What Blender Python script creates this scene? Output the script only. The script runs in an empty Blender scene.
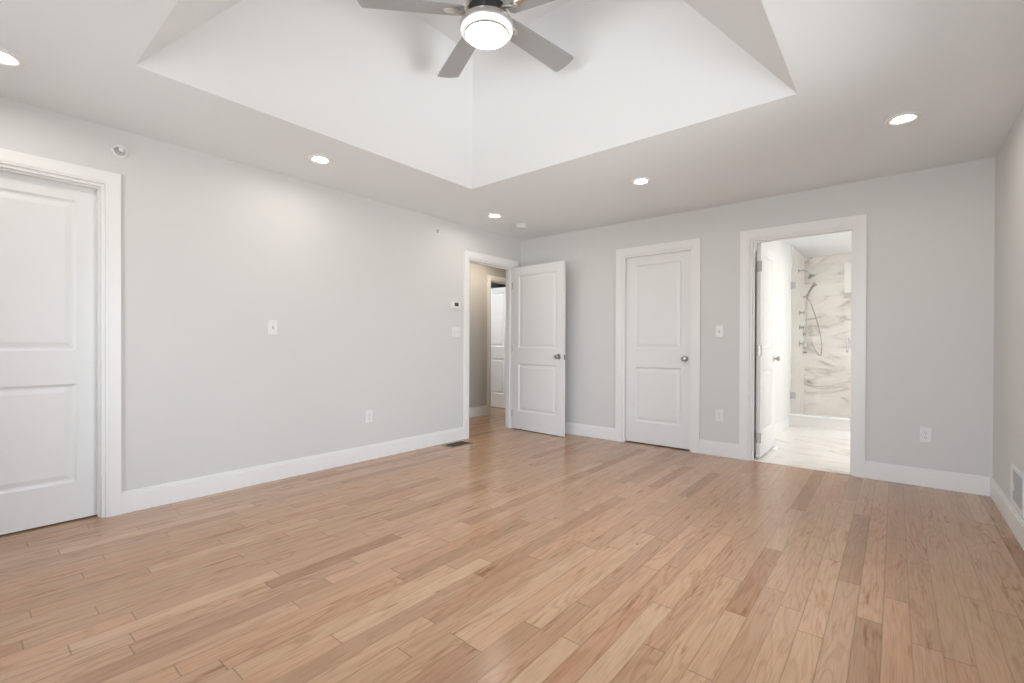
import bpy, bmesh, math, random
from mathutils import Vector, Matrix
random.seed(4)
PI = math.pi
C = bpy.context.scene.collection
SC = bpy.context.scene

# ------------------------------------------------------------------ camera
L, D, R, H = 3.7955, 4.7792, 0.548, 2.44          # side wall, back wall, window wall, ceiling height
CH = 1.0903
th, pit, rol = 0.6898, -0.0055, 0.003
F_ = Vector((-math.sin(th), math.cos(th), 0)); R_ = Vector((math.cos(th), math.sin(th), 0)); U_ = Vector((0, 0, 1))
F_, U_ = math.cos(pit)*F_ + math.sin(pit)*U_, math.cos(pit)*U_ - math.sin(pit)*F_
R_, U_ = math.cos(rol)*R_ + math.sin(rol)*U_, math.cos(rol)*U_ - math.sin(rol)*R_
cam = bpy.data.cameras.new('camera'); co = bpy.data.objects.new('camera', cam); C.objects.link(co)
co.matrix_world = Matrix(((R_.x, U_.x, -F_.x, 0), (R_.y, U_.y, -F_.y, 0), (R_.z, U_.z, -F_.z, CH), (0, 0, 0, 1)))
cam.sensor_width = 36; cam.lens = 464.23/1024*36; cam.shift_y = (346.23-341.5)/1024
cam.clip_start = 0.02
SC.camera = co

# ------------------------------------------------------------------ colour, world, daylight
SC.view_settings.view_transform = 'Standard'; SC.view_settings.look = 'None'
SC.view_settings.gamma = 1; SC.view_settings.use_curve_mapping = False
SC.view_settings.exposure = 0.50
SKY = 7.6
w = bpy.data.worlds.new('daylight'); SC.world = w; w.use_nodes = True
nt = w.node_tree; bgn = nt.nodes['Background']
tc = nt.nodes.new('ShaderNodeTexCoord'); sx = nt.nodes.new('ShaderNodeSeparateXYZ'); rp = nt.nodes.new('ShaderNodeValToRGB')
nt.links.new(tc.outputs['Generated'], sx.inputs[0]); nt.links.new(sx.outputs['Z'], rp.inputs[0]); nt.links.new(rp.outputs[0], bgn.inputs[0])
rp.color_ramp.elements[0].position = 0.0; rp.color_ramp.elements[0].color = (0.74, 0.755, 0.76, 1)
rp.color_ramp.elements[1].position = 0.06; rp.color_ramp.elements[1].color = (0.81, 0.895, 1.0, 1)
bgn.inputs[1].default_value = SKY
WIN = [('right', 1.40, 2.95, 0.35, 2.05), ('near', -2.9, -1.75, 0.45, 2.05), ('near', -0.90, 0.42, 0.40, 2.10)]  # both near windows are unseen, added and sized to brighten the back wall
NEAR = -1.35
for k, a, b, z0, z1 in WIN:                         # sampling portals in the window openings
    ld = bpy.data.lights.new('window_daylight', 'AREA'); ld.shape = 'RECTANGLE'; ld.size = b-a; ld.size_y = z1-z0; ld.cycles.is_portal = True
    lo = bpy.data.objects.new('window_daylight', ld); C.objects.link(lo)
    if k == 'right': lo.location = (R+0.10, (a+b)/2, (z0+z1)/2); lo.rotation_euler = (PI/2, 0, PI/2)
    else: lo.location = ((a+b)/2, NEAR-0.10, (z0+z1)/2); lo.rotation_euler = (-PI/2, 0, PI)
CAN, FAN, BATH, HALL = 95.0, 14.0, 340.0, 330.0          # lamp lens emission strengths

# ------------------------------------------------------------------ materials
def mat(name, col, rough=0.5, metal=0.0, spec=0.5, emit=0.0, ecol=None):
    m = bpy.data.materials.new(name); m.use_nodes = True; b = m.node_tree.nodes['Principled BSDF']
    b.inputs['Base Color'].default_value = (*col, 1); b.inputs['Roughness'].default_value = rough
    b.inputs['Metallic'].default_value = metal; b.inputs['Specular IOR Level'].default_value = spec
    if emit:
        b.inputs['Emission Color'].default_value = (*(ecol or col), 1); b.inputs['Emission Strength'].default_value = emit
    return m
class G:                                            # small node-graph helper
    def __init__(s, m): s.t = m.node_tree; s.b = s.t.nodes['Principled BSDF']
    def n(s, t, **k):
        x = s.t.nodes.new(t)
        for a, v in k.items():
            if a.startswith('i_'): x.inputs[int(a[2:]) if a[2:].isdigit() else a[2:]].default_value = v
            else: setattr(x, a, v)
        return x
    def l(s, a, b): s.t.links.new(a, b)
    def m(s, op, a, b=None, c=None):
        x = s.n('ShaderNodeMath', operation=op)
        for i, v in enumerate((a, b, c)):
            if v is None: continue
            if isinstance(v, (int, float)): x.inputs[i].default_value = v
            else: s.l(v, x.inputs[i])
        return x.outputs[0]
    def ramp(s, fac, stops):
        r = s.n('ShaderNodeValToRGB'); e = r.color_ramp.elements
        while len(e) < len(stops): e.new(0.5)
        for q, (p, c) in zip(e, stops): q.position = p; q.color = (*c, 1) if len(c) == 3 else c
        s.l(fac, r.inputs[0]); return r.outputs[0]
    def mix(s, fac, a, b, bt='MIX'):
        x = s.n('ShaderNodeMix', data_type='RGBA', blend_type=bt)
        for sock, v in ((x.inputs[0], fac), (x.inputs[6], a), (x.inputs[7], b)):
            if isinstance(v, (int, float)): sock.default_value = v
            elif isinstance(v, tuple): sock.default_value = (*v, 1)
            else: s.l(v, sock)
        return x.outputs[2]
def painted(name, col, rough, bump=0.02):
    m = mat(name, col, rough); g = G(m)
    t = g.n('ShaderNodeTexCoord'); nz = g.n('ShaderNodeTexNoise'); nz.inputs['Scale'].default_value = 160; nz.inputs['Detail'].default_value = 2
    g.l(t.outputs['Object'], nz.inputs['Vector']); bp = g.n('ShaderNodeBump'); bp.inputs['Strength'].default_value = bump; bp.inputs['Distance'].default_value = 0.002
    g.l(nz.outputs[0], bp.inputs['Height']); g.l(bp.outputs[0], g.b.inputs['Normal']); return m
WALL = painted('light_grey_wall_paint', (0.715, 0.712, 0.70), 0.55)
CEIL = painted('ceiling_white', (0.87, 0.90, 0.92), 0.7)
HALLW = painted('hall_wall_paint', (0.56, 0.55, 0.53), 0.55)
BATHW = painted('bath_wall_paint', (0.80, 0.80, 0.79), 0.5)
TRIM = mat('white_trim_paint', (0.88, 0.875, 0.865), 0.32)
DOOR = painted('white_door_paint', (0.84, 0.84, 0.835), 0.38, 0.03)
PLAST = mat('white_plastic', (0.84, 0.84, 0.83), 0.3)
DARK = mat('dark_slot', (0.03, 0.03, 0.03), 0.6)
NICK = mat('brushed_nickel', (0.74, 0.72, 0.69), 0.32, 1.0)
CHROME = mat('chrome', (0.42, 0.42, 0.43), 0.22, 1.0)
SATIN = mat('satin_nickel', (0.42, 0.40, 0.37), 0.3, 1.0)
BLADE = mat('silver_blade', (0.43, 0.435, 0.44), 0.42, 0.1)
MOTOR = mat('dark_motor', (0.05, 0.05, 0.05), 0.4, 0.5)
BRONZE = mat('brown_register_metal', (0.10, 0.075, 0.055), 0.45, 0.4)
LENS = mat('lit_lamp_lens', (1, 1, 1), 0.4, emit=CAN, ecol=(1.0, 0.93, 0.85))
LENSF = mat('lit_fan_lens', (1, 1, 1), 0.4, emit=FAN, ecol=(1.0, 0.97, 0.93))
BANDF = mat('lit_frosted_band', (0.9, 0.9, 0.9), 0.4, emit=0.25, ecol=(1.0, 0.98, 0.95))
LENSB = mat('added_bath_lens', (1, 1, 1), 0.4, emit=BATH, ecol=(1.0, 0.91, 0.81))
LENSH = mat('added_hall_lens', (1, 1, 1), 0.4, emit=HALL, ecol=(1.0, 0.86, 0.70))
LENSR = mat('added_room_lens', (1, 1, 1), 0.4, emit=600.0, ecol=(0.92, 0.96, 1.0))
LCD = mat('thermostat_screen', (0.06, 0.08, 0.07), 0.2)
STEELG = mat('grey_screw', (0.5, 0.5, 0.5), 0.3, 1.0)
def glass(name, tint):
    m = bpy.data.materials.new(name); m.use_nodes = True; t = m.node_tree; t.nodes.remove(t.nodes['Principled BSDF'])
    o = t.nodes['Material Output']; tr = t.nodes.new('ShaderNodeBsdfTransparent'); gl = t.nodes.new('ShaderNodeBsdfGlossy'); mx = t.nodes.new('ShaderNodeMixShader'); fr = t.nodes.new('ShaderNodeFresnel')
    tr.inputs[0].default_value = (*tint, 1); gl.inputs['Roughness'].default_value = 0.02; fr.inputs[0].default_value = 1.45
    t.links.new(fr.outputs[0], mx.inputs[0]); t.links.new(tr.outputs[0], mx.inputs[1]); t.links.new(gl.outputs[0], mx.inputs[2]); t.links.new(mx.outputs[0], o.inputs[0]); return m
PANE = glass('clear_pane', (0.97, 0.98, 0.98)); SHGL = glass('shower_glass', (0.985, 0.99, 0.985))

def wood():
    m = mat('oak_strip_floor', (0.6, 0.42, 0.28), 0.3, spec=0.45); g = G(m)
    t = g.n('ShaderNodeTexCoord'); s = g.n('ShaderNodeSeparateXYZ'); g.l(t.outputs['Object'], s.inputs[0]); X, Y = s.outputs[0], s.outputs[1]
    PW = 0.0838
    u = g.m('DIVIDE', g.m('ADD', X, 10.003), PW); row = g.m('FLOOR', u); fu = g.m('FRACT', u)
    wn = g.n('ShaderNodeTexWhiteNoise', noise_dimensions='1D'); g.l(row, wn.inputs['W'])
    ln = g.m('MULTIPLY_ADD', wn.outputs['Value'], 0.55, 0.85)            # boards per metre, differs row to row
    W = g.m('ADD', g.m('MULTIPLY', g.m('ADD', Y, 10.0), ln), g.m('MULTIPLY', row, 97.31))
    v = g.n('ShaderNodeTexVoronoi', voronoi_dimensions='1D', feature='F1'); v.inputs['Scale'].default_value = 1.0; v.inputs['Randomness'].default_value = 0.85; g.l(W, v.inputs['W'])
    ve = g.n('ShaderNodeTexVoronoi', voronoi_dimensions='1D', feature='DISTANCE_TO_EDGE'); ve.inputs['Scale'].default_value = 1.0; ve.inputs['Randomness'].default_value = 0.85; g.l(W, ve.inputs['W'])
    sc = g.n('ShaderNodeSeparateColor'); g.l(v.outputs['Color'], sc.inputs[0]); ra, rb, rc = sc.outputs[0], sc.outputs[1], sc.outputs[2]
    # per-board tone
    base = g.ramp(ra, [(0.0, (0.375, 0.228, 0.138)), (0.08, (0.425, 0.268, 0.168)), (0.26, (0.475, 0.308, 0.197)), (0.7, (0.515, 0.340, 0.218)), (0.94, (0.535, 0.358, 0.232)), (1.0, (0.575, 0.400, 0.268))])
    hue = g.ramp(rb, [(0.0, (1.04, 0.965, 0.94)), (0.35, (1.0, 1.0, 1.0)), (0.8, (1.0, 0.995, 0.97)), (1.0, (0.98, 0.995, 1.0))])
    base = g.mix(1.0, base, hue, 'MULTIPLY'); base = g.mix(1.0, base, (1.0, 0.935, 0.885), 'MULTIPLY')
    # grain coordinates: shifted per board
    cx = g.n('ShaderNodeCombineXYZ'); g.l(g.m('MULTIPLY_ADD', rb, 37.0, X), cx.inputs[0]); g.l(g.m('MULTIPLY_ADD', rc, 61.0, Y), cx.inputs[1]); g.l(row, cx.inputs[2])
    mp = g.n('ShaderNodeMapping'); mp.inputs['Scale'].default_value = (10.0, 1.3, 1.0); g.l(cx.outputs[0], mp.inputs[0])
    n1 = g.n('ShaderNodeTexNoise'); n1.inputs['Scale'].default_value = 1.0; n1.inputs['Detail'].default_value = 2.0; n1.inputs['Roughness'].default_value = 0.4; n1.inputs['Distortion'].default_value = 0.5; g.l(mp.outputs[0], n1.inputs['Vector'])
    rings = g.m('SINE', g.m('MULTIPLY', n1.outputs[0], 62.0))            # cathedral rings: contour lines of the stretched noise
    rings = g.ramp(g.m('MULTIPLY_ADD', rings, 0.5, 0.5), [(0.0, (0, 0, 0)), (0.62, (0.12,)*3), (1.0, (1, 1, 1))])
    mp2 = g.n('ShaderNodeMapping'); mp2.inputs['Scale'].default_value = (260.0, 6.0, 1.0); g.l(cx.outputs[0], mp2.inputs[0])
    n2 = g.n('ShaderNodeTexNoise'); n2.inputs['Scale'].default_value = 1.0; n2.inputs['Detail'].default_value = 3.0; g.l(mp2.outputs[0], n2.inputs['Vector'])
    base = g.mix(g.m('MULTIPLY', rings, g.m('MULTIPLY_ADD', rc, 0.42, 0.14)), base, g.mix(1.0, base, (0.74, 0.64, 0.56), 'MULTIPLY'))
    fg = g.ramp(n2.outputs[0], [(0.30, (0.86, 0.83, 0.80)), (0.52, (1, 1, 1)), (0.75, (1.05, 1.05, 1.05))])
    base = g.mix(1.0, base, fg, 'MULTIPLY')
    # slow stains and dark mineral streaks
    mp3 = g.n('ShaderNodeMapping'); mp3.inputs['Scale'].default_value = (26.0, 2.6, 1.0); g.l(cx.outputs[0], mp3.inputs[0])
    n3 = g.n('ShaderNodeTexNoise'); n3.inputs['Scale'].default_value = 1.0; n3.inputs['Detail'].default_value = 4.0; n3.inputs['Roughness'].default_value = 0.6; g.l(mp3.outputs[0], n3.inputs['Vector'])
    base = g.mix(1.0, base, g.ramp(n3.outputs[0], [(0.25, (0.84, 0.81, 0.78)), (0.45, (1, 1, 1)), (0.57, (1.02, 1.02, 1.02)), (0.655, (0.84, 0.76, 0.69)), (0.74, (0.52, 0.41, 0.34))]), 'MULTIPLY')
    # sparse knots
    mp4 = g.n('ShaderNodeMapping'); mp4.inputs['Scale'].default_value = (9.0, 3.2, 1.0); g.l(cx.outputs[0], mp4.inputs[0])
    kv = g.n('ShaderNodeTexVoronoi', voronoi_dimensions='2D'); kv.inputs['Scale'].default_value = 1.0; g.l(mp4.outputs[0], kv.inputs['Vector'])
    ks = g.n('ShaderNodeSeparateColor'); g.l(kv.outputs['Color'], ks.inputs[0])
    kn = g.m('MULTIPLY', g.m('GREATER_THAN', ks.outputs[0], 0.95), g.ramp(kv.outputs['Distance'], [(0.01, (0.8,)*3), (0.075, (0, 0, 0))]))
    base = g.mix(kn, base, (0.16, 0.09, 0.055))
    # seams
    du = g.m('MULTIPLY', g.m('MINIMUM', fu, g.m('SUBTRACT', 1.0, fu)), PW)
    dv = g.m('DIVIDE', ve.outputs['Distance'], ln)
    seam_u = g.ramp(du, [(0.0007, (1, 1, 1)), (0.0019, (0, 0, 0))]); seam_v = g.ramp(dv, [(0.0009, (1, 1, 1)), (0.0024, (0, 0, 0))])
    seam = g.m('MAXIMUM', g.m('MULTIPLY', seam_u, g.m('MULTIPLY_ADD', wn.outputs['Value'], 0.55, 0.30)), g.m('MULTIPLY', seam_v, 0.85))
    base = g.mix(g.m('MULTIPLY', seam, 0.75), base, (0.17, 0.10, 0.06))
    g.l(base, g.b.inputs['Base Color'])
    g.l(g.m('MULTIPLY_ADD', n2.outputs[0], 0.08, 0.165), g.b.inputs['Roughness'])
    bp = g.n('ShaderNodeBump'); bp.inputs['Strength'].default_value = 0.25; bp.inputs['Distance'].default_value = 0.0008
    hgt = g.m('SUBTRACT', g.m('MULTIPLY', n2.outputs[0], 0.15), seam); hgt = g.m('MULTIPLY_ADD', ra, 0.2, hgt)
    g.l(hgt, bp.inputs['Height']); g.l(bp.outputs[0], g.b.inputs['Normal'])
    return m
def marble(name, ax, tile, off, base=(0.86, 0.82, 0.77), vein=(0.38, 0.31, 0.24), rough=0.15, amount=1.0):
    m = mat(name, base, rough); g = G(m)
    t = g.n('ShaderNodeTexCoord'); s = g.n('ShaderNodeSeparateXYZ'); g.l(t.outputs['Object'], s.inputs[0])
    a, b = s.outputs[ax[0]], s.outputs[ax[1]]
    u = g.m('DIVIDE', g.m('ADD', a, off[0]), tile[0]); v = g.m('DIVIDE', g.m('ADD', b, off[1]), tile[1])
    cid = g.m('ADD', g.m('MULTIPLY', g.m('FLOOR', u), 3.7), g.m('MULTIPLY', g.m('FLOOR', v), 11.3))
    cb = g.n('ShaderNodeCombineXYZ'); g.l(a, cb.inputs[0]); g.l(b, cb.inputs[1]); g.l(cid, cb.inputs[2])
    mp = g.n('ShaderNodeMapping'); mp.inputs['Rotation'].default_value = (0, 0, -0.6); mp.inputs['Scale'].default_value = (1.0, 2.0, 1.0); g.l(cb.outputs[0], mp.inputs[0])
    n = g.n('ShaderNodeTexNoise'); n.inputs['Scale'].default_value = 1.1; n.inputs['Detail'].default_value = 6; n.inputs['Roughness'].default_value = 0.55; n.inputs['Distortion'].default_value = 0.9; g.l(mp.outputs[0], n.inputs['Vector'])
    d = g.m('ABSOLUTE', g.m('SUBTRACT', n.outputs[0], 0.5))
    n2 = g.n('ShaderNodeTexNoise'); n2.inputs['Scale'].default_value = 2.2; n2.inputs['Detail'].default_value = 3; g.l(mp.outputs[0], n2.inputs['Vector'])
    thick = g.ramp(n2.outputs[0], [(0.42, (0, 0, 0)), (0.66, (1, 1, 1))])
    vn = g.m('MULTIPLY', g.ramp(d, [(0.0, (1, 1, 1)), (0.012, (0.45,)*3), (0.055, (0, 0, 0))]), thick)
    soft = g.m('MULTIPLY', g.ramp(d, [(0.0, (1, 1, 1)), (0.16, (0, 0, 0))]), 0.16)
    f = g.m('MINIMUM', g.m('ADD', g.m('MULTIPLY', vn, amount), soft), 1.0)
    col = g.mix(f, base, vein)
    fu, fv = g.m('FRACT', u), g.m('FRACT', v)
    du = g.m('MULTIPLY', g.m('MINIMUM', fu, g.m('SUBTRACT', 1.0, fu)), tile[0]); dv = g.m('MULTIPLY', g.m('MINIMUM', fv, g.m('SUBTRACT', 1.0, fv)), tile[1])
    gr = g.ramp(g.m('MINIMUM', du, dv), [(0.0012, (1, 1, 1)), (0.0022, (0, 0, 0))])
    g.l(g.mix(g.m('MULTIPLY', gr, 0.5), col, (0.55, 0.52, 0.48)), g.b.inputs['Base Color']); return m
WOOD = wood()
MARF = marble('marble_floor_tile', (0, 1), (0.61, 0.61), (5.16, 5.13), (0.84, 0.82, 0.79), (0.50, 0.44, 0.37), 0.12, 0.9)
MARB = marble('marble_wall_tile', (0, 2), (1.22, 0.305), (5.32, 0.0))
MARS = marble('marble_side_tile', (1, 2), (1.22, 0.305), (0.3, 0.0), (0.86, 0.84, 0.81), (0.5, 0.44, 0.38), 0.15, 0.35)
CURB = mat('shower_curb_tile', (0.70, 0.66, 0.61), 0.25)

# ------------------------------------------------------------------ mesh helpers
def box(bm, x0, x1, y0, y1, z0, z1):
    x0, x1 = min(x0, x1), max(x0, x1); y0, y1 = min(y0, y1), max(y0, y1); z0, z1 = min(z0, z1), max(z0, z1)
    v = [bm.verts.new(p) for p in ((x0, y0, z0), (x1, y0, z0), (x1, y1, z0), (x0, y1, z0), (x0, y0, z1), (x1, y0, z1), (x1, y1, z1), (x0, y1, z1))]
    for f in ((3, 2, 1, 0), (4, 5, 6, 7), (0, 1, 5, 4), (1, 2, 6, 5), (2, 3, 7, 6), (3, 0, 4, 7)): bm.faces.new([v[i] for i in f])
def lathe(bm, prof, n=32, M=None, cap0=True, cap1=True):
    rings = []
    for r, z in prof:
        ring = [Vector((r*math.cos(2*PI*i/n), r*math.sin(2*PI*i/n), z)) for i in range(n)]
        if M: ring = [M @ p for p in ring]
        rings.append([bm.verts.new(p) for p in ring])
    for a, b in zip(rings, rings[1:]):
        for i in range(n): bm.faces.new((a[i], a[(i+1) % n], b[(i+1) % n], b[i]))
    if cap0: bm.faces.new(list(reversed(rings[0])))
    if cap1: bm.faces.new(rings[-1])
def tube(bm, pts, r, n=10):
    pts = [Vector(p) for p in pts]; rings = []; up = None
    for i, p in enumerate(pts):
        t = (pts[min(i+1, len(pts)-1)] - pts[max(i-1, 0)]).normalized()
        if up is None: up = Vector((0, 0, 1)) if abs(t.z) < .9 else Vector((1, 0, 0))
        a = t.cross(up).normalized(); b = a.cross(t).normalized(); up = b
        rr = r[i] if isinstance(r, (list, tuple)) else r
        rings.append([bm.verts.new(p + rr*(a*math.cos(2*PI*k/n) + b*math.sin(2*PI*k/n))) for k in range(n)])
    for a, b in zip(rings, rings[1:]):
        for i in range(n): bm.faces.new((a[i], a[(i+1) % n], b[(i+1) % n], b[i]))
    bm.faces.new(list(reversed(rings[0]))); bm.faces.new(rings[-1])
def obj(name, bm, m, parent=None, loc=(0, 0, 0), rot=(0, 0, 0), smooth=False, bevel=0.0):
    bmesh.ops.recalc_face_normals(bm, faces=bm.faces)
    me = bpy.data.meshes.new(name); bm.to_mesh(me); bm.free(); me.materials.append(m)
    o = bpy.data.objects.new(name, me); C.objects.link(o); o.parent = parent; o.location = loc; o.rotation_euler = rot
    if smooth:
        for p in me.polygons: p.use_smooth = True
        me.set_sharp_from_angle(angle=math.radians(35))
    if bevel:
        b = o.modifiers.new('edge', 'BEVEL'); b.width = bevel; b.segments = 2; b.limit_method = 'ANGLE'
    return o
def tag(o, label=None, cat=None, group=None, kind=None):
    if label: o['label'] = label
    if cat: o['category'] = cat
    if group: o['group'] = group
    if kind: o['kind'] = kind
    return o
def empty(name, loc=(0, 0, 0), rot=(0, 0, 0)):
    o = bpy.data.objects.new(name, None); C.objects.link(o); o.location = loc; o.rotation_euler = rot; o.empty_display_size = .05; return o
def boxes(lst):
    bm = bmesh.new()
    for b in lst: box(bm, *b)
    return bm
def struct(name, lst, m, label, cat, bevel=0.0, parent=None):
    o = obj(name, boxes(lst) if isinstance(lst, list) else lst, m, parent, bevel=bevel)
    return tag(o, label, cat, kind='structure')
def copy_tree(o, parent=None):
    c = o.copy(); C.objects.link(c); c.parent = parent
    for ch in [q for q in bpy.data.objects if q.parent == o]: copy_tree(ch, c)
    return c

# ------------------------------------------------------------------ room shell
HX = -4.85                                          # hall wall face
BX = -1.10                                          # bathroom side wall face
BY = 8.46                                           # shower back wall face
T = 0.115
def wallrun(axis, p0, p1, a0, a1, z1, holes):
    """boxes of a wall between planes p0..p1, running a0..a1, with rectangular holes (b0,b1,c0,c1)"""
    out = []; cur = a0
    def put(u0, u1, q0, q1):
        if u1-u0 < 1e-6 or q1-q0 < 1e-6: return
        out.append((p0, p1, u0, u1, q0, q1) if axis == 'x' else (u0, u1, p0, p1, q0, q1))
    for b0, b1, c0, c1 in sorted(holes):
        put(cur, b0, 0, z1); put(b0, b1, 0, c0); put(b0, b1, c1, z1); cur = b1
    put(cur, a1, 0, z1); return out
D1 = (-0.200, 0.612); EN = (3.813, 4.625); CL = (-2.333, -1.586); BA = (-1.046, -0.262); HD = (5.35, 5.965)
TOP = 2.073
struct('wall_left', wallrun('x', -L-T, -L, NEAR, D+T, H, [(D1[0], D1[1], 0, TOP), (EN[0], EN[1], 0, TOP)]), WALL, 'long light grey painted wall with the thermostat and two white doorways', 'wall')
struct('wall_back', wallrun('y', D, D+T, -L, R+.15, H, [(CL[0], CL[1], 0, 2.066), (BA[0], BA[1], 0, TOP)]), WALL, 'light grey painted wall with the closet door and the bathroom doorway', 'wall')
rw = [w_ for w_ in WIN if w_[0] == 'right']; nw = [w_ for w_ in WIN if w_[0] == 'near']
struct('wall_right', wallrun('x', R, R+.15, NEAR, D, H, [w_[1:] for w_ in rw]), WALL, 'light grey painted wall carrying the white wall register', 'wall')
struct('wall_near', wallrun('y', NEAR-.15, NEAR, -L-T, R+.15, H, [w_[1:] for w_ in nw]), WALL, 'light grey painted wall behind the camera with added windows', 'wall')
struct('floor', [(-L-T, R+.15, NEAR-.15, D+.012, -.1, 0), (-6.6, -L-T, -.4, 8.3, -.1, 0), (-2.6, -1.25, D+.012, 5.7, -.1, 0)], WOOD, 'light oak strip wood floor in mixed tan and brown boards', 'floor')
# ceiling with hipped tray
vx0, vx1, vy0, vy1, rise = -2.862, -0.413, 0.578, 2.907, 0.625
bm = bmesh.new()
o4 = [bm.verts.new((x, y, H)) for x, y in ((-L-T, NEAR-.15), (R+.15, NEAR-.15), (R+.15, D+T), (-L-T, D+T))]
i4 = [bm.verts.new((x, y, H)) for x, y in ((vx0, vy0), (vx1, vy0), (vx1, vy1), (vx0, vy1))]
t4 = [bm.verts.new((x, y, H+rise)) for x, y in ((vx0+rise, vy0+rise), (vx1-rise, vy0+rise), (vx1-rise, vy1-rise), (vx0+rise, vy1-rise))]
for k in range(4):
    bm.faces.new((o4[k], i4[k], i4[(k+1) % 4], o4[(k+1) % 4])); bm.faces.new((i4[k], t4[k], t4[(k+1) % 4], i4[(k+1) % 4]))
bm.faces.new((t4[0], t4[3], t4[2], t4[1]))
bmesh.ops.recalc_face_normals(bm, faces=bm.faces)
top = bmesh.ops.duplicate(bm, geom=bm.faces[:])['geom']      # upper skin so the slab has a thickness
for v in [g for g in top if isinstance(g, bmesh.types.BMVert)]: v.co.z += .15
bmesh.ops.bridge_loops(bm, edges=[e for e in bm.edges if e.is_boundary])
struct('ceiling', bm, CEIL, 'white ceiling with a hipped raised tray around the fan', 'ceiling')

# baseboards (profile: flat board with a small stepped cap)
def base_boxes(axis, face, n, a0, a1):
    out = []
    for t, z0, z1 in ((.014, 0, .118), (.010, .118, .130), (.006, .130, .139)):
        out.append((face, face+n*t, a0, a1, z0, z1) if axis == 'x' else (a0, a1, face, face+n*t, z0, z1))
    return out
CW = .055                                          # boards run in behind the casing edges
struct('baseboard_left', base_boxes('x', -L, 1, D1[1]+CW-.003, EN[0]-CW+.003) + base_boxes('x', -L, 1, NEAR, D1[0]-CW), TRIM, 'white baseboard under the thermostat wall', 'baseboard', .0015)
struct('baseboard_back', base_boxes('y', D, -1, -L+.02, CL[0]-CW) + base_boxes('y', D, -1, CL[1]+CW, BA[0]-CW) + base_boxes('y', D, -1, BA[1]+CW, R-.014), TRIM, 'white baseboard running between the closet, bathroom doorway and corner', 'baseboard', .0015)
struct('baseboard_right', base_boxes('x', R, -1, NEAR, D), TRIM, 'white baseboard under the white wall register', 'baseboard', .0015)
struct('baseboard_near', base_boxes('y', NEAR, 1, -L+.014, R-.014), TRIM, 'white baseboard under the added windows', 'baseboard', .0015)
struct('baseboard_hall', base_boxes('x', HX, 1, 1.0, HD[0]-CW), TRIM, 'white baseboard along the hall wall beyond the open door', 'baseboard', .0015)
struct('baseboard_bath', base_boxes('x', BX, 1, D+T, 7.19), TRIM, 'white baseboard along the bathroom wall up to the shower curb', 'baseboard', .0015)

# door casings and jambs
tn = [0]
def mapw(kind):
    return {'left': lambda u0, u1, n0, n1, z0, z1: (-L+n0, -L+n1, u0, u1, z0, z1),
            'back': lambda u0, u1, n0, n1, z0, z1: (u0, u1, D-n1, D-n0, z0, z1),
            'hall': lambda u0, u1, n0, n1, z0, z1: (HX+n0, HX+n1, u0, u1, z0, z1)}[kind]
def casing(kind, a, b, label, both=True, stop=.055, cw=(.088, .088, .088), top=TOP):
    f = mapw(kind); tn[0] += 1; lst = []
    rv = .006                                        # reveal: jamb edge stands proud of the casing edge
    def ring(o0, o1, n0, n1, zt):                    # legs + head between offsets o0..o1 outside the opening
        return [f(a-min(o1, cw[0]), a-o0, n0, n1, 0, zt+min(o1, cw[2])), f(b+o0, b+min(o1, cw[1]), n0, n1, 0, zt+min(o1, cw[2])), f(a-o0, b+o0, n0, n1, zt+o0, zt+min(o1, cw[2]))]
    zt = top-.006
    faces = [(0, 1)] + ([(-T, -1)] if both else [])
    for base, sg in faces:
        lst += ring(.020, 1.0, base, base+sg*.017, zt)          # flat field
        lst += ring(.006, .016, base, base+sg*.013, zt)             # inner bead
        lst += ring(.016, .020, base, base+sg*.0145, zt)            # quirk
    root = struct('trim_%d' % tn[0], lst, TRIM, label, 'door casing')
    j = [f(a-.012, a+.012, -T-.001, .001, 0, zt-.012), f(b-.012, b+.012, -T-.001, .001, 0, zt-.012), f(a-.012, b+.012, -T-.001, .001, zt-.012, zt+.012)]
    obj('jamb', boxes(j), TRIM, root)
    s0, s1 = stop-.0, stop+.035
    s = [f(a+.012, a+.023, -s1, -s0, 0, zt-.023), f(b-.023, b-.012, -s1, -s0, 0, zt-.023), f(a+.012, b-.012, -s1, -s0, zt-.023, zt-.012)]
    obj('stop', boxes(s), TRIM, root)
    return root
casing('left', *D1, 'white casing around the closed door beside the long bare wall', False, .026, (.08, .080, .085))
casing('left', *EN, 'white casing around the hall doorway beside the thermostat', True, .042, (.082, .085, .088))
casing('back', *CL, 'white casing around the closed closet door', False, .072, (.088, .085, .088), 2.066)
casing('back', *BA, 'white casing around the bathroom doorway', True, .03, (.089, .078, .090))
casing('hall', *HD, 'white casing around the doorway seen across the hall', True, .03, (.080, .085, .070), 2.082)

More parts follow.
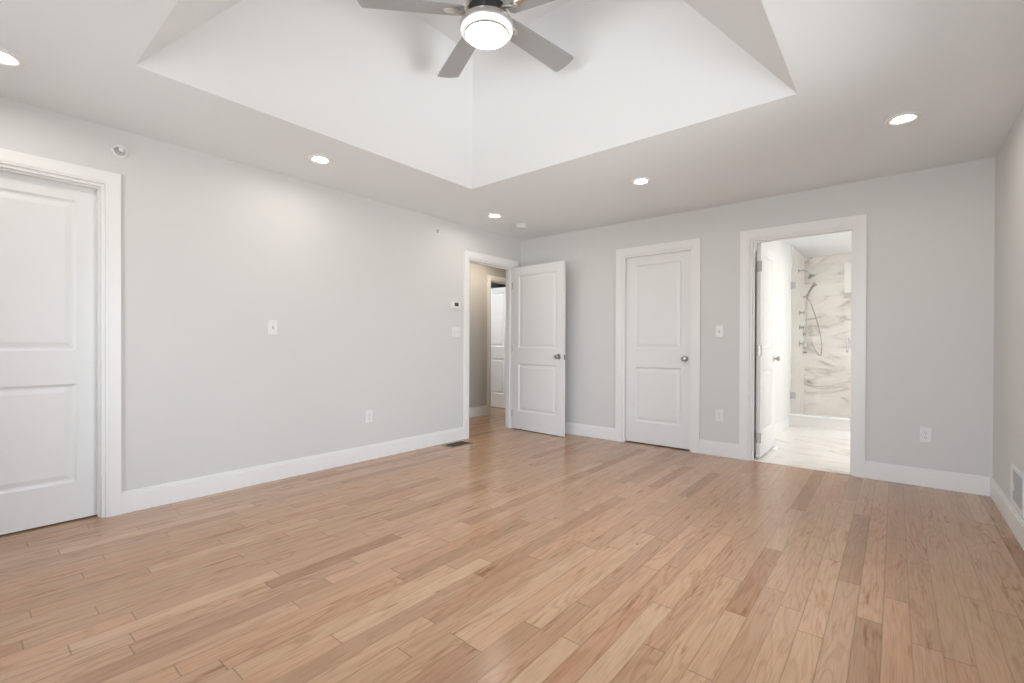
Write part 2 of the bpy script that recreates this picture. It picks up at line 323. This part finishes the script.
# ------------------------------------------------------------------ doors
def leaf_bm(W, Hh, t=.035):
    """moulded two-panel leaf; x 0..W, y 0..t, z 0..Hh; both faces carry the panels"""
    st = .104 if W > .65 else .09
    xs = [0, st, W-st, W]; zs = [0, .228, .828, 1.029, 1.943, Hh]
    bm = bmesh.new()
    for y, s in ((0, 1), (t, -1)):
        V = {}
        for i, x in enumerate(xs):
            for j, z in enumerate(zs): V[i, j] = bm.verts.new((x, y, z))
        for i in range(3):
            for j in range(5):
                q = [V[i, j], V[i+1, j], V[i+1, j+1], V[i, j+1]]
                if i == 1 and j in (1, 3):
                    prev = q
                    for off, dep in ((.004, .0035), (.013, .0095), (.022, .0105), (.030, .0085), (.050, .0035)):
                        x0, x1, z0, z1 = xs[1]+off, xs[2]-off, zs[j]+off, zs[j+1]-off
                        nx = [bm.verts.new(p) for p in ((x0, y+s*dep, z0), (x1, y+s*dep, z0), (x1, y+s*dep, z1), (x0, y+s*dep, z1))]
                        for k in range(4): bm.faces.new((prev[k], prev[(k+1) % 4], nx[(k+1) % 4], nx[k]))
                        prev = nx
                    bm.faces.new(prev)
                else: bm.faces.new(q)
    bm.verts.ensure_lookup_table()
    def edge(a, b): return None
    # rim
    for (xa, xb, za, zb) in ((0, 0, 0, Hh), (W, W, 0, Hh)):
        col0 = [bm.verts.new((xa, 0, z)) for z in zs]; col1 = [bm.verts.new((xa, t, z)) for z in zs]
        for k in range(5): bm.faces.new((col0[k], col0[k+1], col1[k+1], col1[k]))
    for z in (0, Hh):
        r0 = [bm.verts.new((x, 0, z)) for x in xs]; r1 = [bm.verts.new((x, t, z)) for x in xs]
        for k in range(3): bm.faces.new((r0[k], r0[k+1], r1[k+1], r1[k]))
    bmesh.ops.remove_doubles(bm, verts=bm.verts, dist=1e-5)
    return bm
dn = [0]
def knob(parent, x, z, t=.035, sides=(0, 1), flat=False):
    for s in sides:
        y0, sg = (0, -1) if s == 0 else (t, 1)
        M = Matrix.Translation((x, y0, z)) @ Matrix.Rotation(PI/2 if sg < 0 else -PI/2, 4, 'X')
        bm = bmesh.new()
        if flat:
            lathe(bm, [(.010, 0), (.010, .028), (.020, .034), (.0265, .044), (.0265, .052), (.022, .057), (.008, .059)], 28, M)
        else:
            lathe(bm, [(.011, 0), (.010, .024), (.014, .029), (.024, .035), (.027, .043), (.026, .052), (.020, .059), (.008, .062)], 28, M)
        k = obj('knob', bm, SATIN, parent, smooth=True)
        bm = bmesh.new(); lathe(bm, [(.032, 0), (.032, .003), (.028, .008), (.014, .010)], 28, M); obj('rose', bm, SATIN, k, smooth=True)
def door(W, Hh, loc, rz, label, kn=None, hinges=None, latch=False, sides=(0, 1), flat=False):
    dn[0] += 1
    o = obj('door_%d' % dn[0], leaf_bm(W, Hh), DOOR, loc=loc, rot=(0, 0, rz)); tag(o, label, 'door', kind='structure')
    if kn: knob(o, kn, .93, sides=sides, flat=flat)
    if latch:
        bm = bmesh.new(); box(bm, W-.001, W+.0022, .004, .031, .895, .955); box(bm, W+.0022, W+.011, .011, .024, .914, .936); obj('latch_plate', bm, SATIN, o)
    if hinges:
        for z in (.19, 1.02, 1.82):
            bm = bmesh.new()
            if hinges == 'edge': box(bm, -.0022, .001, .002, .033, z-.05, z+.05); tube(bm, [(-.006, -.004, z-.05), (-.006, -.004, z+.05)], .0055)
            else: tube(bm, [(-.004, -.004, z-.042), (-.004, -.004, z+.042)], .0045, 12); box(bm, -.005, .001, -.003, .0005, z-.042, z+.042)
            obj('hinge', bm, SATIN, o, smooth=True)
    return o
# closed door in the long wall: front face recessed in the jamb
d1 = door(D1[1]-D1[0]-.030, 2.036, (-L-.062, D1[0]+.017, .010), PI/2, 'closed white two-panel door beside the long bare wall', None)
# closed closet door
d2 = door(CL[1]-CL[0]-.030, 2.036, (CL[0]+.015, D+.038, .012), 0, 'closed white two-panel closet door with a round nickel pull', CL[1]-CL[0]-.030-.062, flat=True, sides=(0,))
# entry door, swung open 90 degrees into the room, front face towards the camera
d3 = door(.815, 2.048, (-3.787, 4.603, .009), math.radians(-4), 'white two-panel door standing open beside the hall doorway', .815-.068, hinges='knuckle', latch=True)
# bathroom door, swung into the bathroom
d4 = door(.675, 2.044, (-1.020, D+T+.012, .012), PI/2, 'white two-panel door swung open into the bathroom', .675-.060, hinges='edge')
d4.rotation_euler = (0, 0, PI/2); d4.location = (-.986, D+T+.012, .012)
d5 = door(.60, 2.030, (HX-T-.02, 5.925, .010), PI, 'white two-panel door standing open in the room across the hall', None)
d5.location = (HX-T-.012, 5.925+.035, .010)

# ------------------------------------------------------------------ spaces behind the openings
struct('wall_closet', [(-2.7, -2.6, D+T, 5.8, 0, H), (-1.25, -1.2, D+T, 5.8, 0, H), (-2.7, -1.2, 5.7, 5.8, 0, H), (-2.7, -1.2, D+T, 5.8, H, H+.1)], WALL, 'unseen closet walls added behind the closed closet door to stop light leaks', 'wall')  # unseen box, added to keep sky light out under the closet door
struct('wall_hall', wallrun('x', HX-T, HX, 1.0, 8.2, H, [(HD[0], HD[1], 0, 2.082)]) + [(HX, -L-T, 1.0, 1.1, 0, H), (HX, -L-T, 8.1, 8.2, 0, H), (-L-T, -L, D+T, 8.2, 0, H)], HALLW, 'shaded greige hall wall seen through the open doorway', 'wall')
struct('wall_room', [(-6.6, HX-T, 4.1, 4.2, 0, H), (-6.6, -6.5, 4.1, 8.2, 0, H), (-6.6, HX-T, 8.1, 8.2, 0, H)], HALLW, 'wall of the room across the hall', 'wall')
struct('ceiling_hall', [(-6.6, -L-T, .0, 8.3, H, H+.1), (-L-T, -L, D+T, 8.3, H, H+.1)], CEIL, 'hall ceiling', 'ceiling')
struct('wall_block_side', [(-4.7, -4.6, -.4, .9, 0, H), (-4.7, -L-T, -.5, -.4, 0, H), (-4.7, -L-T, .9, 1.0, 0, H), (-4.7, -L-T, -.5, .0, H, H+.1)], WALL, 'unseen walls added behind the closed door in the long wall to block light', 'wall')  # added blocker: stops outside light leaking under this door
BR = 1.2
struct('floor_bath', [(BX-.1, BR, D+.012, BY+.1, -.1, 0.002)], MARF, 'white marble tile floor of the bathroom', 'floor')
struct('wall_bath', [(BX-.1, BX, D+T, BY+.1, 0, H), (BR, BR+.1, D+T, BY+.1, 0, H)], BATHW, 'white bathroom wall beside the open bathroom door', 'wall')
struct('ceiling_bath', [(BX-.1, BR+.1, D+T, BY+.1, H, H+.1)], CEIL, 'white bathroom ceiling above the shower', 'ceiling')
# shower: marble side wall, back wall with a high window niche
struct('wall_shower_side', [(BX, BX+.010, 7.26, BY, 0, H)], MARS, 'veined marble tile side wall with the shower fixtures', 'wall')
px = -.587
struct('wall_shower_back', [(BX, px, BY, BY+.1, 0, H), (px, BR, BY-.012, BY+.1, 0, 1.775), (px, BR, BY-.012, BY+.1, 2.32, H), (px+.7, BR, BY-.012, BY+.1, 1.775, 2.32), (px, px+.7, BY+.08, BY+.1, 1.775, 2.32)], MARB, 'veined marble tile back wall of the shower', 'wall')
struct('trim_6', [(px, px+.7, BY-.02, BY+.08, 1.775, 1.86)], mat('niche_sill', (.55, .53, .50), .3), 'grey marble ledge of the high recess in the shower wall', 'ledge', .002)
struct('wall_niche', [(px, px+.7, BY-.004, BY+.080, 1.86, 2.32)], mat('niche_white', (.86, .85, .83), .4), 'white panel inside the high recess of the shower wall', 'panel')
cb = struct('trim_7', [(BX, BR, 7.20, 7.34, 0, .138)], CURB, 'low beige tiled shower curb', 'curb')
obj('cap', boxes([(BX, BR, 7.190, 7.35, .138, .158)]), mat('curb_cap', (.82, .81, .79), .2), cb, bevel=.003)

# ------------------------------------------------------------------ windows beside the camera, and ones added behind it for daylight
for i, (k, a, b, z0, z1) in enumerate(WIN):
    def q(u0, u1, n0, n1, c0, c1): return (R+n0, R+n1, u0, u1, c0, c1) if k == 'right' else (u0, u1, NEAR-n1, NEAR-n0, c0, c1)
    fr = [q(a, a+.04, .03, .12, z0, z1), q(b-.04, b, .03, .12, z0, z1), q(a, b, .03, .12, z0, z0+.04), q(a, b, .03, .12, z1-.04, z1), q(a, b, .05, .09, (z0+z1)/2-.02, (z0+z1)/2+.02)]
    o = struct('window_%d' % (i+1), fr, TRIM, 'white sash window in the %s wall' % ('register' if k == 'right' else 'unseen camera-side'), 'window')
    cs = [q(a-.09, a, -.017, 0, z0-.09, z1+.09), q(b, b+.09, -.017, 0, z0-.09, z1+.09), q(a, b, -.017, 0, z1, z1+.09), q(a, b, -.017, 0, z0-.09, z0), q(a-.11, b+.11, -.04, .03, z0-.02, z0)]
    obj('casing', boxes(cs), TRIM, o)
    obj('pane', boxes([q(a+.04, b-.04, .068, .072, z0+.04, z1-.04)]), PANE, o)

# ------------------------------------------------------------------ ceiling fan
def fan():
    root = empty('ceiling_fan', (-1.622, 1.755, H+rise)); z0 = H+rise
    tag(root, 'silver five-blade ceiling fan with a lit round light, in the ceiling tray', 'ceiling fan')
    def z(v): return v-z0
    bm = bmesh.new(); lathe(bm, [(.075, z(z0)), (.075, z(z0-.03)), (.060, z(z0-.065)), (.022, z(z0-.075))], 40); obj('canopy', bm, NICK, root, smooth=True)
    bm = bmesh.new(); lathe(bm, [(.016, z(z0-.07)), (.016, z(2.92))], 20); obj('downrod', bm, NICK, root, smooth=True)
    bm = bmesh.new(); lathe(bm, [(.030, z(2.935)), (.085, z(2.925)), (.118, z(2.895)), (.122, z(2.825)), (.105, z(2.800)), (.098, z(2.799))], 48); mh = obj('motor_housing', bm, NICK, root, smooth=True)
    bm = bmesh.new(); lathe(bm, [(.096, z(2.800)), (.092, z(2.770)), (.070, z(2.735)), (.060, z(2.722))], 40); obj('lower_motor', bm, MOTOR, mh, smooth=True)
    bm = bmesh.new(); lathe(bm, [(.060, z(2.732)), (.128, z(2.729)), (.135, z(2.724)), (.1365, z(2.715)), (.1365, z(2.700)), (.134, z(2.695))], 64); dr = obj('light_ring', bm, NICK, root, smooth=True)
    bm = bmesh.new(); lathe(bm, [(.133, z(2.6955)), (.1335, z(2.688)), (.130, z(2.680)), (.122, z(2.674)), (.112, z(2.672))], 64); lb = obj('frosted_band', bm, BANDF, dr, smooth=True)
    bm = bmesh.new(); lathe(bm, [(.1125, z(2.674)), (.1125, z(2.664)), (.1085, z(2.6635)), (.1060, z(2.671))], 64); obj('bezel', bm, SATIN, dr, smooth=True)
    bm = bmesh.new(); lathe(bm, [(.106, z(2.670)), (.103, z(2.666)), (.085, z(2.660)), (.055, z(2.656)), (.02, z(2.6545))], 64); obj('lens', bm, LENSF, dr, smooth=True)
    for a in (11.7, 83.7, 155.7, 227.7, 299.7):
        ar = math.radians(a); M = Matrix.Rotation(ar, 4, 'Z') @ Matrix.Translation((0, 0, z(2.782))) @ Matrix.Rotation(math.radians(-12), 4, 'X')
        # outline: root to tip, widening, with a softly angled rounded tip
        top = [(.115, .040), (.135, .052), (.20, .056), (.34, .062), (.50, .067), (.620, .071), (.628, .069), (.635, .045), (.639, .02), (.640, 0), (.639, -.02), (.635, -.045), (.628, -.069), (.620, -.071), (.50, -.067), (.34, -.062), (.20, -.056), (.135, -.052), (.115, -.040)]
        bm = bmesh.new(); up = [bm.verts.new(M @ Vector((x, y, .003))) for x, y in top]; dn_ = [bm.verts.new(M @ Vector((x, y, -.003))) for x, y in top]
        bm.faces.new(up); bm.faces.new(list(reversed(dn_)))
        for k in range(len(top)): bm.faces.new((up[k], dn_[k], dn_[(k+1) % len(top)], up[(k+1) % len(top)]))
        b = obj('blade', bm, BLADE, root)
        bm = bmesh.new()
        n = 20; pad = [(0.180+.040*math.copysign(abs(math.cos(t_))**.8, math.cos(t_)), .019*math.sin(t_)) for t_ in [2*PI*k/n for k in range(n)]]
        rings = [[bm.verts.new(M @ Vector((0.180+(x-0.180)*s_, y*s_, zz))) for x, y in pad] for zz, s_ in ((-.003, 1.0), (-.009, .95), (-.013, .72))]
        for r0, r1 in zip(rings, rings[1:]):
            for k in range(n): bm.faces.new((r0[k], r0[(k+1) % n], r1[(k+1) % n], r1[k]))
        bm.faces.new(rings[-1]); bm.faces.new(list(reversed(rings[0])))
        Mr = Matrix.Rotation(ar, 4, 'Z')
        tube(bm, [Mr @ Vector((.088, 0, z(2.785))), Mr @ Vector((.13, 0, z(2.774))), Mr @ Vector((.145, 0, z(2.768))), Mr @ Vector((.165, 0, z(2.772)))], [.013, .011, .011, .012], 10)
        obj('blade_iron', bm, NICK, b, smooth=True)
    bm = bmesh.new(); tube(bm, [(.128, -.035, z(2.735)), (.146, -.038, z(2.722)), (.146, -.038, z(2.705))], .004, 8); obj('pull_switch', bm, SATIN, root, smooth=True)
    return root
fan()

# ------------------------------------------------------------------ recessed lights
def can(loc, lensmat, lab, grp='recessed lights in the bedroom ceiling'):
    root = empty('recessed_light', loc); tag(root, lab, 'recessed light', grp)
    bm = bmesh.new(); lathe(bm, [(.086, 0), (.086, -.003), (.080, -.008), (.066, -.009), (.050, -.004), (.046, -.001)], 48); obj('trim_ring', bm, TRIM, root, smooth=True)
    bm = bmesh.new(); lathe(bm, [(.0465, -.0006), (.046, -.0020), (.03, -.0024), (.015, -.0025)], 40); obj('lens', bm, lensmat, root, smooth=True)
    return root
c0 = can((-3.262, 3.660, H), LENS, 'small lit recessed ceiling light beside the smoke detector')
for loc, lab in (((-3.262, .155, H), 'lit recessed light cut by the picture edge above the closed door'),
                 ((-3.265, 1.737, H), 'lit recessed light between ceiling tray and long bare wall'),
                 ((-1.630, 3.650, H), 'lit recessed light between ceiling tray and closet door'),
                 ((.029, 3.622, H), 'lit recessed light in front of the bathroom doorway near the room corner')):
    c = copy_tree(c0); c.location = loc; c['label'] = lab
for loc in ((.35, 5.9, H), (.1, 6.8, H), (.7, 7.9, H)):  # unseen lamps, added to brighten the bathroom
    c = can(loc, LENSB, 'unseen recessed light added in the bathroom ceiling', 'added lights in the bathroom ceiling')
can((-4.30, 4.95, H), LENSH, 'unseen warm recessed light added in the hall ceiling', 'added hall ceiling lights')  # unseen lamp, added to light the hall wall
can((-5.4, 5.0, H), LENSR, 'unseen recessed light added in the room across the hall', 'added hall ceiling lights')  # unseen cool lamp, added to brighten the open door across the hall

# ------------------------------------------------------------------ smoke detector, sprinklers
root = empty('smoke_detector', (-3.288, 4.14, H)); tag(root, 'round white smoke detector on the ceiling near the hall doorway', 'smoke detector')
bm = bmesh.new(); lathe(bm, [(.066, 0), (.066, -.012), (.060, -.014)], 40); obj('base', bm, PLAST, root, smooth=True)
bm = bmesh.new(); lathe(bm, [(.056, -.013), (.056, -.019)], 40); obj('vent', bm, mat('grey_vent', (.25, .25, .25), .6), root, smooth=True)
bm = bmesh.new(); lathe(bm, [(.062, -.018), (.063, -.030), (.056, -.038), (.020, -.041)], 40); obj('cover', bm, PLAST, root, smooth=True)
def sprinkler(loc, s, lab):
    root = empty('fire_sprinkler', loc, (0, PI/2, 0)); root.scale = (s, s, s); tag(root, lab, 'sprinkler', 'sprinklers high on the long wall')
    bm = bmesh.new(); lathe(bm, [(.042, 0), (.042, .004), (.036, .009), (.028, .006), (.0265, .002)], 36); obj('escutcheon', bm, PLAST, root, smooth=True)
    bm = bmesh.new(); lathe(bm, [(.0262, .0022), (.0262, .0036), (.020, .0036)], 28); obj('cup', bm, mat('sprinkler_cup', (.52, .52, .51), .5), root)
    bm = bmesh.new(); lathe(bm, [(.010, 0), (.010, .018), (.006, .020), (.006, .024)], 20)
    for sg in (-1, 1): tube(bm, [(0, sg*.010, .016), (0, sg*.013, .028), (0, sg*.004, .042)], .0025, 8)
    tube(bm, [(0, 0, .024), (0, 0, .042)], .002, 8); obj('frame', bm, mat('sprinkler_frame', (.55, .55, .54), .4), root, smooth=True)
    bm = bmesh.new(); box(bm, -.012, -.009, -.012, .012, .034, .052); box(bm, -.012, .012, -.012, .012, .042, .0445); obj('deflector', bm, PLAST, root)
sprinkler((-L, .690, 2.300), 1.0, 'round white sidewall sprinkler above the closed door casing')
sprinkler((-L, 3.340, 2.297), .8, 'small white sidewall sprinkler high above the thermostat')

# ------------------------------------------------------------------ plates: built facing +n in a local frame, x across, y out of the wall (-Y), z up
def place(root, kind, u, z):
    root.location = {'left': (-L, u, z), 'back': (u, D, z)}[kind]; root.rotation_euler = (0, 0, PI/2 if kind == 'left' else 0)
def plate(root, w_, h_): 
    bm = bmesh.new(); v0 = [(-w_/2, -h_/2), (w_/2, -h_/2), (w_/2, h_/2), (-w_/2, h_/2)]
    r = []
    for ins, y in ((0, 0), (0, -.003), (.003, -.006)): r.append([bm.verts.new((x-math.copysign(ins, x), y, z-math.copysign(ins, z))) for x, z in v0])
    for a, b in zip(r, r[1:]):
        for k in range(4): bm.faces.new((a[k], a[(k+1) % 4], b[(k+1) % 4], b[k]))
    bm.faces.new(r[-1]); bm.faces.new(r[0]); return obj('plate', bm, PLAST, root)
def scr(bm, x, z): lathe(bm, [(.0032, 0), (.0028, .0012)], 12, Matrix.Translation((x, -.006, z)) @ Matrix.Rotation(PI/2, 4, 'X'))
SLOT = mat('toggle_slot', (.45, .45, .44), .5)
def switch(kind, u, z, gangs, lab):
    root = empty('light_switch'); tag(root, lab, 'light switch', 'light switches'); W_ = .072 + .046*(gangs-1); plate(root, W_, .116)
    for g_ in range(gangs):
        x = (g_-(gangs-1)/2)*.046
        bm = bmesh.new(); box(bm, x-.0055, x+.0055, -.0068, -.0055, -.013, .013); sl = obj('toggle_slot', bm, SLOT, root)
        bm = bmesh.new(); v = [bm.verts.new(p) for p in ((x-.0042, -.0065, -.008), (x+.0042, -.0065, -.008), (x+.0042, -.0065, .006), (x-.0042, -.0065, .006), (x-.0035, -.020, .004), (x+.0035, -.020, .004), (x+.0035, -.018, .011), (x-.0035, -.018, .011))]
        for f in ((3, 2, 1, 0), (4, 5, 6, 7), (0, 1, 5, 4), (1, 2, 6, 5), (2, 3, 7, 6), (3, 0, 4, 7)): bm.faces.new([v[i] for i in f])
        obj('toggle', bm, PLAST, root)
        for zz in (-.030, .030):
            bm = bmesh.new(); scr(bm, x, zz); obj('screw', bm, PLAST, root)
    place(root, kind, u, z); return root
switch('left', 1.628, 1.213, 1, 'single white light switch alone on the long bare wall')
switch('left', 3.616, 1.218, 2, 'double white light switch below the thermostat')
switch('back', -1.319, 1.216, 1, 'single white light switch between closet door and bathroom doorway')
def outlet(kind, u, z, lab, dark):
    root = empty('wall_outlet'); tag(root, lab, 'outlet', 'wall outlets'); plate(root, .072, .116)
    for s in (-1, 1):
        zc = s*.0195; bm = bmesh.new()
        pts = [(.0165*math.cos(a), max(-.0125, min(.0125, .0165*math.sin(a)))) for a in [2*PI*k/28 for k in range(28)]]
        a_ = [bm.verts.new((x, -.0055, zc+q)) for x, q in pts]; b_ = [bm.verts.new((x, -.0085, zc+q)) for x, q in pts]
        bm.faces.new(b_)
        for k in range(28): bm.faces.new((a_[k], a_[(k+1) % 28], b_[(k+1) % 28], b_[k]))
        rc = obj('receptacle', bm, PLAST, root)
        bm = bmesh.new(); box(bm, -.0075, -.0050, -.0090, -.0080, zc-.002, zc+.006); box(bm, .0048, .0070, -.0090, -.0080, zc-.001, zc+.005); lathe(bm, [(.0024, 0), (.0024, .0006)], 12, Matrix.Translation((0, -.0084, zc-.0075)) @ Matrix.Rotation(PI/2, 4, 'X'))
        obj('slots', bm, DARK, rc)
    bm = bmesh.new(); scr(bm, 0, 0); obj('screw', bm, STEELG, root)
    place(root, kind, u, z); return root
outlet('left', 2.499, .404, 'white duplex outlet low on the long bare wall', True)
outlet('back', -1.317, .399, 'white duplex outlet between closet door and bathroom doorway', True)
outlet('back', .186, .399, 'white duplex outlet between bathroom doorway and room corner', True)
# thermostat
root = empty('thermostat'); tag(root, 'white rectangular thermostat with dark screen beside the hall doorway', 'thermostat')
bm = bmesh.new(); box(bm, -.064, .064, -.006, 0, -.041, .041); obj('wall_plate', bm, PLAST, root, bevel=.002)
bm = bmesh.new(); box(bm, -.060, .060, -.024, -.006, -.039, .039); body = obj('body', bm, PLAST, root, bevel=.004)
bm = bmesh.new(); box(bm, -.030, .030, -.0252, -.0235, -.016, .024); obj('screen', bm, LCD, root)
bm = bmesh.new(); box(bm, .040, .052, -.026, -.024, .010, .018); box(bm, .040, .052, -.026, -.024, -.008, .000); obj('buttons', bm, TRIM, root, bevel=.0006)
place(root, 'left', 3.600, 1.521)

# ------------------------------------------------------------------ registers
root = empty('floor_register', (-3.642, 3.498, 0)); tag(root, 'dark brown metal floor register beside the hall doorway casing', 'floor vent')
w2, h2 = .088, .148
bm = boxes([(-w2, -w2+.016, -h2, h2, 0, .005), (w2-.016, w2, -h2, h2, 0, .005), (-w2+.016, w2-.016, -h2, -h2+.016, 0, .005), (-w2+.016, w2-.016, h2-.016, h2, 0, .005)]); obj('frame', bm, mat('register_rim', (.30, .25, .20), .35, .5), root, bevel=.001)
obj('dark_sheet', boxes([(-w2+.016, w2-.016, -h2+.016, h2-.016, .0004, .0012)]), DARK, root)  # flat dark sheet painted as the shade below the slats
bm = bmesh.new()
for k in range(14):
    y = -h2+.028+k*.0185; box(bm, -w2+.016, w2-.016, y, y+.006, .0012, .0045)
box(bm, -.004, .004, -h2+.016, h2-.016, .0014, .0047)
obj('louvers', bm, BRONZE, root)
root = empty('wall_register', (R, 3.873, .270)); tag(root, 'white slotted metal wall register above the baseboard near the room corner', 'wall vent')
a_, b_ = .180, .112
bm = boxes([(-.008, 0, -a_, a_, b_-.024, b_), (-.008, 0, -a_, a_, -b_, -b_+.024), (-.008, 0, -a_, -a_+.030, -b_+.024, b_-.024), (-.008, 0, a_-.052, a_, -b_+.024, b_-.024)]); obj('frame', bm, PLAST, root, bevel=.002)
obj('shade_sheet', boxes([(-.0015, -.0005, -a_+.03, a_-.052, -b_+.024, b_-.024)]), mat('vent_shade', (.12, .115, .11), .6), root)  # thin dark sheet stands for the shaded hollow behind the louvers
bm = bmesh.new()
for k in range(20):
    y = -a_+.036+k*.0134; box(bm, -.008, -.0015, y, y+.003, -b_+.026, b_-.026)
obj('louvers', bm, mat('vent_louver', (.55, .54, .52), .4), root)
bm = bmesh.new(); box(bm, -.020, -.006, .075, .098, -.030, -.012); box(bm, -.016, -.006, .082, .090, -.012, .014); obj('lever', bm, PLAST, root, bevel=.002)

# ------------------------------------------------------------------ bathroom things
root = empty('shower_glass_door', (-1.085, 7.26, .16)); tag(root, 'clear glass shower door with chrome hinges on the marble curb', 'shower door')
gw = .665
obj('pane', boxes([(0.006, gw, -.004, .004, .006, 1.98)]), SHGL, root)
for z in (.24, 1.73):
    bm = bmesh.new(); box(bm, -.004, .052, -.011, .011, z-.042, z+.042); box(bm, -.004, .004, -.03, .03, z-.042, z+.042); h_ = obj('hinge', bm, CHROME, root, bevel=.002)
bm = bmesh.new()
for sg in (-1, 1): tube(bm, [(gw-.045, sg*.004, .84), (gw-.045, sg*.045, .84), (gw-.045, sg*.055, .855), (gw-.045, sg*.055, 1.005), (gw-.045, sg*.045, 1.02), (gw-.045, sg*.004, 1.02)], .009, 10)
obj('handle', bm, CHROME, root, smooth=True)
XS = BX+.010
root = empty('overhead_shower', (XS, 7.86, 2.16)); tag(root, 'chrome shower head on a bent arm high on the marble wall', 'shower head')
bm = bmesh.new(); lathe(bm, [(.032, 0), (.032, .006), (.018, .012)], 24, Matrix.Rotation(PI/2, 4, 'Y')); obj('flange', bm, CHROME, root, smooth=True)
bm = bmesh.new(); tube(bm, [(0, 0, 0), (.06, .0, .005), (.11, .02, -.02), (.135, .03, -.055)], .011, 12); obj('arm', bm, CHROME, root, smooth=True)
bm = bmesh.new(); lathe(bm, [(.014, 0), (.018, -.02), (.048, -.045), (.050, -.058), (.044, -.060)], 28, Matrix.Translation((.135, .03, -.05)) @ Matrix.Rotation(-.5, 4, 'Y')); obj('rose', bm, CHROME, root, smooth=True)
root = empty('hand_shower', (XS, 8.30, 1.0)); tag(root, 'chrome hand shower on a slide bar with a hanging hose', 'hand shower')
bm = bmesh.new(); tube(bm, [(.05, 0, .02), (.05, 0, .86)], .010, 12)
for z in (.04, .82): tube(bm, [(0, 0, z), (.05, 0, z)], .012, 12)
obj('slide_bar', bm, CHROME, root, smooth=True)
bm = bmesh.new(); tube(bm, [(.055, -.02, .80), (.085, -.05, .88), (.13, -.07, .96), (.17, -.08, 1.0)], [.013, .014, .018, .034], 14); obj('handset', bm, CHROME, root, smooth=True)
bm = bmesh.new(); pts = []
for k in range(33):
    s_ = k/32; pts.append((.06+.17*math.sin(PI*s_)**.8+.05*s_, -.02-.10*math.sin(PI*s_), .80-1.02*math.sin(PI*s_*.5)**1.0 if s_ < .62 else .80-1.02*math.sin(PI*.31)+ -.12*math.sin((s_-.62)/.38*PI*.5) + .30*((s_-.62)/.38)**2))
tube(bm, pts, .0075, 8); obj('hose', bm, CHROME, root, smooth=True)
bm = bmesh.new(); lathe(bm, [(.028, 0), (.028, .008), (.014, .012), (.014, .045)], 20, Matrix.Translation((0, .04, .25)) @ Matrix.Rotation(PI/2, 4, 'Y')); obj('outlet_elbow', bm, CHROME, root, smooth=True)
bm = bmesh.new(); lathe(bm, [(.026, 0), (.026, .008), (.014, .012), (.014, .05)], 20, Matrix.Translation((0, .02, -.03)) @ Matrix.Rotation(PI/2, 4, 'Y')); obj('outlet_elbow', bm, CHROME, root, smooth=True)
for z, s_, lab in ((1.56, .9, 'topmost of three chrome shower valves on the marble wall'), (1.345, .9, 'middle of three chrome shower valves on the marble wall'), (1.105, 1.25, 'lowest and largest of three chrome shower valves on the marble wall')):
    root = empty('shower_valve', (XS, 7.99, z)); root.scale = (1, s_, s_); tag(root, lab, 'shower valve', 'shower valves')
    bm = bmesh.new(); lathe(bm, [(.040, 0), (.040, .005), (.030, .010)], 28, Matrix.Rotation(PI/2, 4, 'Y')); obj('escutcheon', bm, CHROME, root, smooth=True)
    bm = bmesh.new(); tube(bm, [(.008, 0, 0), (.055, 0, 0)], .012, 12)
    for k in range(4): a = PI/4+k*PI/2 if False else k*PI/2; tube(bm, [(.055, 0, 0), (.057, .034*math.cos(a), .034*math.sin(a))], [.009, .007], 10)
    obj('handle', bm, CHROME, root, smooth=True)
bm = boxes([(-.022, .022, -.11, .11, 0, .005)]); o = obj('floor_plate', bm, PLAST, loc=(-.955, 5.50, .002), bevel=.002); tag(o, 'small flat white plate on the marble floor beside the open bathroom door', 'floor plate')
